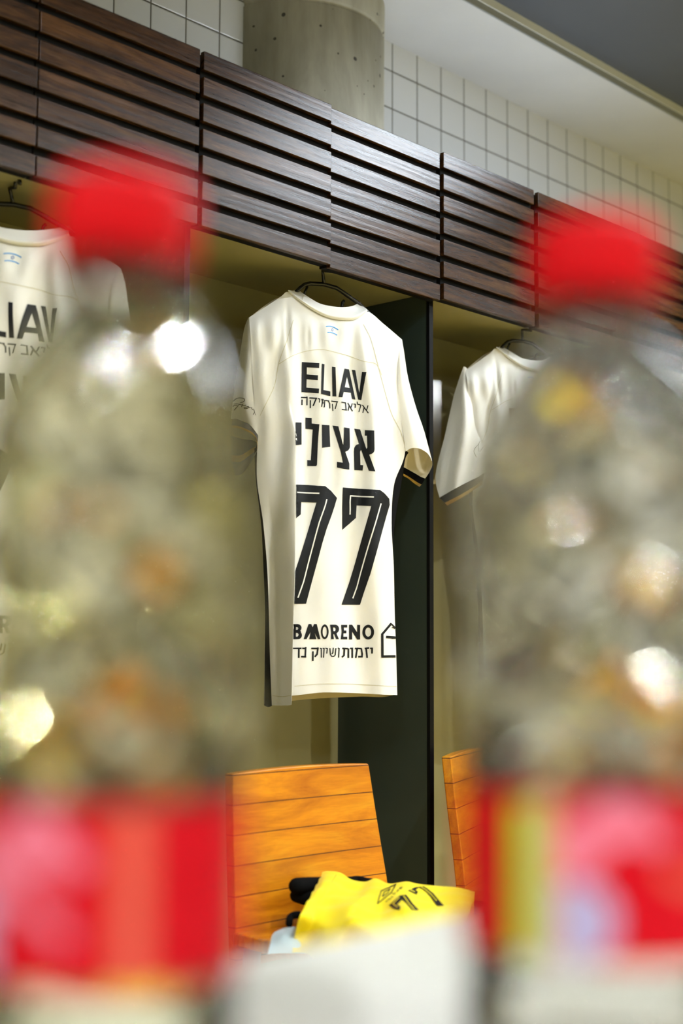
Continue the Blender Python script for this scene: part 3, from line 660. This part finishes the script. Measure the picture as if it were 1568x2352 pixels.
# ------------------------------------------------------------------ chairs
def chair(label):
    o = V((1.735, 1.66, 0.0))
    t = thing('wooden_chair', o, label, 'chair', 'wooden chairs in front of the lockers')
    bm = bmesh.new(); rows = []
    n = 10
    prof = [(0.6935, 0.163, 0.022), (0.60, 0.171, 0.0092), (0.50, 0.180, -0.006), (0.40, 0.186, -0.018)]
    def pt(s, z, hw, y, back):
        bow = 0.010 * (1 - s * s) * 0.6
        return V((s * hw, y + bow + (0.019 if back else 0), z + (0.004 * (1 - s * s) if z > 0.69 else 0)))
    fr_, bk_ = [], []
    for z, hw, y in prof:
        fr_.append([pt(-1 + 2 * j / n, z, hw, y, False) for j in range(n + 1)]); bk_.append([pt(-1 + 2 * j / n, z, hw, y, True) for j in range(n + 1)])
    a = grid(bm, fr_); b = grid(bm, bk_)
    for k in range(len(a) - 1):
        bm.faces.new((a[k][0], a[k + 1][0], b[k + 1][0], b[k][0])); bm.faces.new((a[k][-1], b[k][-1], b[k + 1][-1], a[k + 1][-1]))
    for j in range(n):
        bm.faces.new((a[0][j], a[0][j + 1], b[0][j + 1], b[0][j])); bm.faces.new((a[-1][j], b[-1][j], b[-1][j + 1], a[-1][j + 1]))
    bmesh.ops.recalc_face_normals(bm, faces=bm.faces)
    obj('backrest', bm, M['orange'], t, smooth=False, bevel=0.003)
    bm = bmesh.new(); sr = []
    for y, hw in ((0.0, 0.19), (-0.2, 0.205), (-0.40, 0.215)):
        sr.append((y, hw))
    top = [[V((-hw + 2 * hw * j / 8, y - 0.012, 0.455 - 0.006 * math.sin(math.pi * j / 8))) for j in range(9)] for y, hw in sr]
    bot = [[p - V((0, 0, 0.02)) for p in r] for r in top]
    a = grid(bm, top); b = grid(bm, bot)
    for k in range(2):
        bm.faces.new((a[k][0], a[k + 1][0], b[k + 1][0], b[k][0])); bm.faces.new((a[k][-1], a[k + 1][-1], b[k + 1][-1], b[k][-1]))
    for j in range(8):
        bm.faces.new((a[0][j], a[0][j + 1], b[0][j + 1], b[0][j])); bm.faces.new((a[-1][j], a[-1][j + 1], b[-1][j + 1], b[-1][j]))
    bmesh.ops.recalc_face_normals(bm, faces=bm.faces)
    obj('seat', bm, M['orange'], t, smooth=False, bevel=0.003)
    for sx in (-1, 1):
        for yy, top_z in ((-0.36, 0.436), (-0.03, 0.436)):
            bm = bmesh.new(); tube(bm, [(sx * 0.165, yy, top_z), (sx * 0.185, yy + (0.02 if yy > -0.1 else -0.02), 0.0)], [0.014, 0.011], 12); obj('leg', bm, M['tableleg'], t)
    return t
ch1 = chair('orange wooden chair under the number 77 jersey, yellow shirt on its seat')
ch2 = copy_tree(ch1)
ch2['label'] = 'orange wooden chair partly hidden behind the right bottle, only its left edge showing'
q = at_y(1035, 1757, 1.69)
ang2 = math.radians(22)
ch2.rotation_euler.z = ang2
ch2.location = V((q.x, q.y, 0)) - Matrix.Rotation(ang2, 3, 'Z') @ V((-0.163, 0.022, 0))

# ------------------------------------------------------------------ yellow shirt, gloves and cloth on the seat
ys = thing('yellow_shirt', (1.72, 1.48, 0.456), 'yellow training shirt lying folded on the orange chair seat', 'shirt')
ridge = [(741,2004,.528),(754,2003,.530),(776,2006,.529),(805,2019,.524),(837,2023.5,.522),(862,2019,.524),(894,2028,.520),(932.5,2023.5,.524),(958,2028,.522),(1003,2035,.520),(1050,2038.5,.518),(1089,2049,.512)]
rows = []
rows.append([(x, y + 6, z - .03, .035) for x, y, z in ridge]); rows.append([(x, y + 1, z - .006, .010) for x, y, z in ridge]); rows.append([(x, y, z, 0) for x, y, z in ridge])
rows.append([(x - 12 + 6 * (k > 5), y + 24, z - .002 + .004 * math.sin(k * 1.3), 0) for k, (x, y, z) in enumerate(ridge)])
rows.append([(x - 30 + 12 * (k > 5), y + 58, z - .009 + .004 * math.sin(k * 1.7 + 1), 0) for k, (x, y, z) in enumerate(ridge)])
rows.append([(x - 52 + 20 * (k > 5), y + 98, z - .022 + .003 * math.sin(k * 1.1 + 2), 0) for k, (x, y, z) in enumerate(ridge)])
rows.append([(x - 66 + 26 * (k > 5), y + 150, .474, 0) for k, (x, y, z) in enumerate(ridge)])
rows.append([(x - 70 + 26 * (k > 5), y + 185, .4595, 0) for k, (x, y, z) in enumerate(ridge)])
def shp(c):
    p = at_z(c[0], c[1], c[2]); return p
cr = []
for r in rows:
    rr = []
    for x, y, z, push in r:
        p = at_z(x, y - (6 if push > .02 else 0), z + (0.0 if push == 0 else 0))
        if push: 
            d = V((_F.x, _F.y, 0)).normalized(); p = at_z(x, y - (6 if push > .02 else 1), {True: .53, False: .528}[push > .02]); p = V((p.x, p.y, z)) + d * push
        rr.append(p)
    cr.append(rr)
cr[1] = [(a * 0.4 + b * 0.6) for a, b in zip(cr[0], cr[2])]
cr[1] = [V((p.x, p.y, max(p.z, q.z - .008))) for p, q in zip(cr[1], cr[2])]
cr[0] = [V((p.x, p.y, max(.457, p.z - .03))) for p in cr[0]]
G = net(cr, 88, 60)
bm = bmesh.new(); grid(bm, [[p + V((0, 0, 0.0016 * math.sin(p.x * 90 + p.y * 60))) for p in r] for r in G])
yb = tree(bm)
G_ = fr(9.8, 860, 2010)
dk = strokes(G_, [[(150,365),(480,215)], [(480,215),(375,405)], [(375,405),(60,655)], [(60,655),(150,365)]], 2.2)
dk += strokes(G_, [[(215,395),(352,310)], [(352,310),(300,410)], [(300,410),(180,490)], [(180,490),(215,395)]], 2.0)
for pts in ([(255,610),(285,585)], [(300,570),(330,540),(345,555),(360,530),(375,545)], [(370,510),(385,490),(400,500),(420,490)], [(400,410),(430,440),(450,440),(465,410),(440,400)], [(500,385),(520,355),(530,365)], [(520,350),(545,335)], [(560,310),(590,280),(630,275),(600,305),(565,312)]):
    dk += strokes(G_, [pts], 1.4)
dk += [[G_(p)] for p in [[(740,360),(900,285),(1110,262),(1210,330),(1320,420),(1420,540),(1560,700),(1400,700),(1290,540),(1180,400),(1060,310),(990,290),(920,345),(975,375),(950,445),(780,370)],
                         [(330,685),(570,465),(710,445),(850,640),(1000,800),(840,800),(720,640),(620,560),(510,670),(590,720),(560,800),(430,760)]]]
yl = strokes(G_, [[(800,345),(905,395)], [(1050,280),(1150,345),(1260,440),(1400,600)], [(420,660),(560,520)], [(420,660),(520,740)], [(650,490),(760,640),(880,790)]], 1.7)
decal(bm, yb, dk, 1, 0.0008); decal(bm, yb, yl, 0, 0.0014)
hemq = [(x, y) for x, y in [(772,2010),(752,2042),(728,2078),(714,2112)]]
decal(bm, yb, stroke(hemq, 1.2), 2, 0.0008)
obj('cloth', bm, [M['yellow'], M['ink'], mat('yellow_hem_thread', (0.6, 0.43, 0.01), 0.8)], ys, V(ys.location))

gl = thing('glove', at_z(735, 2045, .50), 'black fleece glove with its fingers poking out from under the yellow shirt', 'glove')
GO = V(gl.location)
def capsule(bm, pts, rs):
    P = [V(p) for p in pts]
    q = curve(P, 14); rr = [crom([V((r, 0, 0)) for r in rs], i / 14).x for i in range(15)]
    d0 = (q[0] - q[1]).normalized(); d1 = (q[-1] - q[-2]).normalized()
    pre = [(q[0] + d0 * rr[0] * s, rr[0] * math.sqrt(max(0.0025, 1 - s * s))) for s in (.98, .9, .7, .4)]
    post = [(q[-1] + d1 * rr[-1] * s, rr[-1] * math.sqrt(max(0.0025, 1 - s * s))) for s in (.4, .7, .9, .98)]
    tube(bm, [p for p, r in pre] + q + [p for p, r in post], [r for p, r in pre] + rr + [r for p, r in post], 14)
bm = bmesh.new()
def gz(x, y, z): return at_z(x, y, z)
capsule(bm, [gz(681,2035,.520), gz(708,2034,.518), gz(745,2036,.514)], [.0128, .0132, .015])
capsule(bm, [gz(681,2057,.502), gz(705,2062,.500), gz(740,2066,.498)], [.0108, .0122, .014])
capsule(bm, [gz(760,2050,.505), gz(800,2045,.500), gz(850,2045,.495)], [.018, .022, .020])
capsule(bm, [gz(800,2026,.516), gz(822,2024,.516), gz(845,2030,.514)], [.0075, .0085, .0085])
obj('fingers', bm, M['fuzzy'], gl, GO)
wb = thing('wristband', at_z(672, 2112, .485), 'black elastic band beside the pale blue cloth on the chair seat', 'wristband')
bm = bmesh.new()
pp = curve([at_z(664,2122,.482), at_z(666,2108,.487), at_z(676,2102,.490), at_z(688,2101,.490)], 14)
tube(bm, pp, 0.0055, 12); obj('band', bm, M['fuzzy'], wb, V(wb.location))
pb = thing('folded_cloth', at_z(660, 2130, .458), 'pale blue folded cloth at the left front of the chair seat', 'cloth')
bm = bmesh.new()
pr_ = [[(630,2141,.470),(645,2134,.475),(662,2129,.477),(680,2129,.475),(692,2134,.470)], [(624,2150,.471),(645,2144,.478),(665,2140,.479),(684,2140,.476),(698,2145,.470)], [(620,2168,.466),(645,2164,.470),(668,2162,.471),(688,2162,.469),(704,2164,.464)], [(614,2190,.458),(644,2188,.458),(668,2188,.458),(696,2188,.458),(716,2188,.458)]]
top = [[at_z(c.x, c.y, c.z) for c in r] for r in net(pr_, 24, 20)]
back = [V((p.x, p.y, .4575)) + V((_F.x, _F.y, 0)) * .012 for p in top[0]]
grid(bm, [back] + top); obj('cloth', bm, M['paleblue'], pb, V(pb.location))

for dx, ang, lab in ((-0.69, 4, 'hidden behind the left bottle'), (-1.35, -3, 'just past the left edge of the view'), (1.36, 5, 'wholly hidden behind the right bottle')):
    c = copy_tree(ch1); c.location.x += dx; c.rotation_euler.z = math.radians(ang); c['label'] = 'orange wooden chair with a yellow shirt, ' + lab
    y2 = copy_tree(ys); y2.location.x += dx; y2['label'] = 'yellow training shirt on the chair ' + lab
    c['group'] = 'wooden chairs in front of the lockers'; y2['group'] = 'yellow shirts on the hidden chairs'
# ------------------------------------------------------------------ the near table
tb = thing('table', (0.35, 0.02, 0.0), 'white topped table in the foreground carrying the two drink bottles', 'table')
TO = V(tb.location)
bm = bmesh.new(); box(bm, (-1.3 - TO.x, -0.36 - TO.y, Z_TABLE - 0.028), (1.7 - TO.x, Y_TABLE - TO.y, Z_TABLE)); obj('tabletop', bm, M['table'], tb, smooth=False, bevel=0.004)
for lx in (-1.22, 1.62):
    for ly in (-0.29, Y_TABLE - 0.07):
        bm = bmesh.new(); box(bm, (lx - TO.x - 0.02, ly - TO.y - 0.02, 0), (lx - TO.x + 0.02, ly - TO.y + 0.02, Z_TABLE - 0.028)); obj('leg', bm, M['tableleg'], tb, smooth=False, bevel=0.002)

# ------------------------------------------------------------------ bottles
def bottle(loc, rot, label, spec, tint, R0, DS, dents):
    RIB, upper, lower = dents
    t = thing('drink_bottle', loc, label, 'bottle', 'red capped drink bottles on the table')
    t.rotation_euler.z = rot
    def body_r(z):
        if z < 0.006: return 0.026 + (R0 - 0.026) * math.sqrt(z / 0.006)
        if z < DS:
            r = R0
            if 0.092 < z < 0.188 and z < DS: r -= RIB * (0.5 - 0.5 * math.cos((z - 0.092) / 0.016 * 2 * math.pi))
            if 0.024 < z < 0.090: r -= 0.0008
            return r
        if z < 0.2225:
            u = (z - DS) / (0.2225 - DS)
            return 0.0150 + (R0 - 0.0150) * (math.cos(u * math.pi / 2) ** 0.85 if u < 1 else 0)
        return 0.0150
    prof = [(0, 0.0012), (0.018, 0.0004), (0.026, 0.0)] + [(body_r(z), z) for z in [i * 0.0015 + 0.0007 for i in range(155)] if z < 0.234]
    pet = lambda r, z, a: -0.0022 * max(0.0, 1 - z / 0.02) * (0.5 - 0.5 * math.cos(5 * a)) if z < 0.02 and r > 0.02 else 0.0
    def dent(z, a):
        if not 0.089 < z < 0.224: return 0.0
        k = min(1.0, (z - 0.089) / 0.01, (0.224 - z) / 0.01)
        k *= 1.0 - 0.5 * min(1.0, max(0.0, (z - 0.180) / 0.015))
        m = min(1.0, max(0.0, (z - 0.152) / 0.018)); out = 0.0
        for wgt, (DENT, DN, DLEN, DNOISE, DSEED) in ((m, upper), (1 - m, lower)):
            if wgt > 0: out += wgt * (DENT * math.cos(DN * a + z * 40) * math.cos(z * 2 * math.pi / DLEN) + DNOISE * mnoise.noise(V((math.cos(a) * 2.4, math.sin(a) * 2.4, z * 68)) + V(loc) * DSEED))
        return k * out
    flute = lambda r, z, a: pet(r, z, a) + dent(z, a) - (0.0007 * (0.5 - 0.5 * math.cos(10 * a)) if 0.095 < z < 0.215 else 0.0)
    bm = bmesh.new(); lathe(bm, prof, 160, rfun=flute); obj('body', bm, M['clear'], t)
    level = 0.219
    bm = bmesh.new()
    lathe(bm, [(0, 0.002)] + [(r - 0.0006, z) for r, z in prof[3:] if 0.0025 < z < level] + [(body_r(level) - 0.0006, level), (0, level)], 160, rfun=lambda r, z, a: flute(r, z, a) if r > 0.005 else 0)
    dm = water(tint); obj('drink', bm, dm, t)
    # neck ring and ribbed cap
    bm = bmesh.new(); lathe(bm, [(0.0152, 0.2265), (0.0185, 0.2268), (0.0187, 0.2285), (0.0152, 0.2290)], 64); obj('neck_ring', bm, M['clear'], t)
    bm = bmesh.new()
    rib = lambda r, z, a: (0.0004 * math.cos(60 * a) if 0.234 < z < 0.252 and r > 0.018 else 0.0)
    lathe(bm, [(0.0162, 0.2325), (0.0192, 0.2325), (0.0194, 0.2338), (0.0196, 0.2345), (0.0196, 0.2515), (0.0188, 0.2545), (0.0170, 0.256), (0, 0.2562)], 240, rfun=rib)
    obj('cap', bm, M['red'], t)
    # wrap-round label: print and a painted highlight band are faces of one sleeve
    bm = bmesh.new(); NA, NZ = 300, 60; z0, z1 = 0.0422, 0.0862
    ring = [[bm.verts.new(((R0 + 0.0004) * math.cos(2 * math.pi * k / NA), (R0 + 0.0004) * math.sin(2 * math.pi * k / NA), z0 + (z1 - z0) * i / NZ)) for k in range(NA)] for i in range(NZ + 1)]
    for i in range(NZ):
        for k in range(NA):
            f = bm.faces.new((ring[i][k], ring[i][(k + 1) % NA], ring[i + 1][(k + 1) % NA], ring[i + 1][k]))
            f.material_index = spec((k + 0.5) / NA * 360, (i + 0.5) / NZ)
    obj('label', bm, [M['label'], M['pink'], M['green'], M['lilac'], M['print_highlight'], M['magenta'], M['tan']], t)
    return t
def swoosh(a, v, c, w, lo, hi):
    u = (a - c) / w
    if abs(u) > 1: return False
    m = lo + (hi - lo) * (u + 1) / 2 + 0.10 * math.sin(u * 5)
    return abs(v - m) < 0.16 * (1 - u * u) + 0.03
def lab_left(a, v):      # angles: 270 faces the camera after rotation, larger = towards the right of the picture
    a = a - 270
    if swoosh(a, v, -42, 34, 0.62, 0.80): return 1
    if -80 < a < -55 and v < 0.45: return 3
    if 2 < a < 16: return 4  # lighter upright band, the label's highlight put into its colour
    if -70 < a < -15 and abs(v - 0.4 - 0.1 * math.sin(a / 9)) < 0.06: return 1
    return 0
def lab_right(a, v):
    a = a - 270
    if -36 < a < -26 and v < 0.93: return 2
    if -26 <= a < -18: return 6
    if ((a + 11) / 15.0) ** 2 + ((v - 0.24) / 0.24) ** 2 < 1: return 3
    if swoosh(a, v, -2, 26, 0.70, 0.86): return 1
    if 22 < a < 60 and abs(v - 0.55 - 0.08 * math.sin(a / 7)) < 0.05: return 4
    return 0
def put(px, depth):
    p = CAM + ray(px, 1515) * depth; return V((p.x, p.y, Z_TABLE))
def face(p):  # rotation that turns label angle 270 towards the camera
    return math.atan2(-p.y, -p.x) - math.radians(270)
p = put(262, 0.388)
bottle(p, face(p), 'clear drink bottle with red cap and red label, nearer one at the left', lab_left, (0.995, 0.965, 0.74), 0.0352, 0.183, (0.0004, (0.0026, 4, 0.036, 0.0012, 5.0), (0.0034, 5, 0.044, 0.0006, 11.0)))
p = put(1382, 0.428)
bottle(p, face(p), 'clear drink bottle with red cap and green striped red label, at the right', lab_right, (0.985, 0.97, 0.92), 0.0420, 0.172, (0.0004, (0.0030, 6, 0.034, 0.0006, 7.0), (0.0034, 5, 0.044, 0.0006, 12.0)))
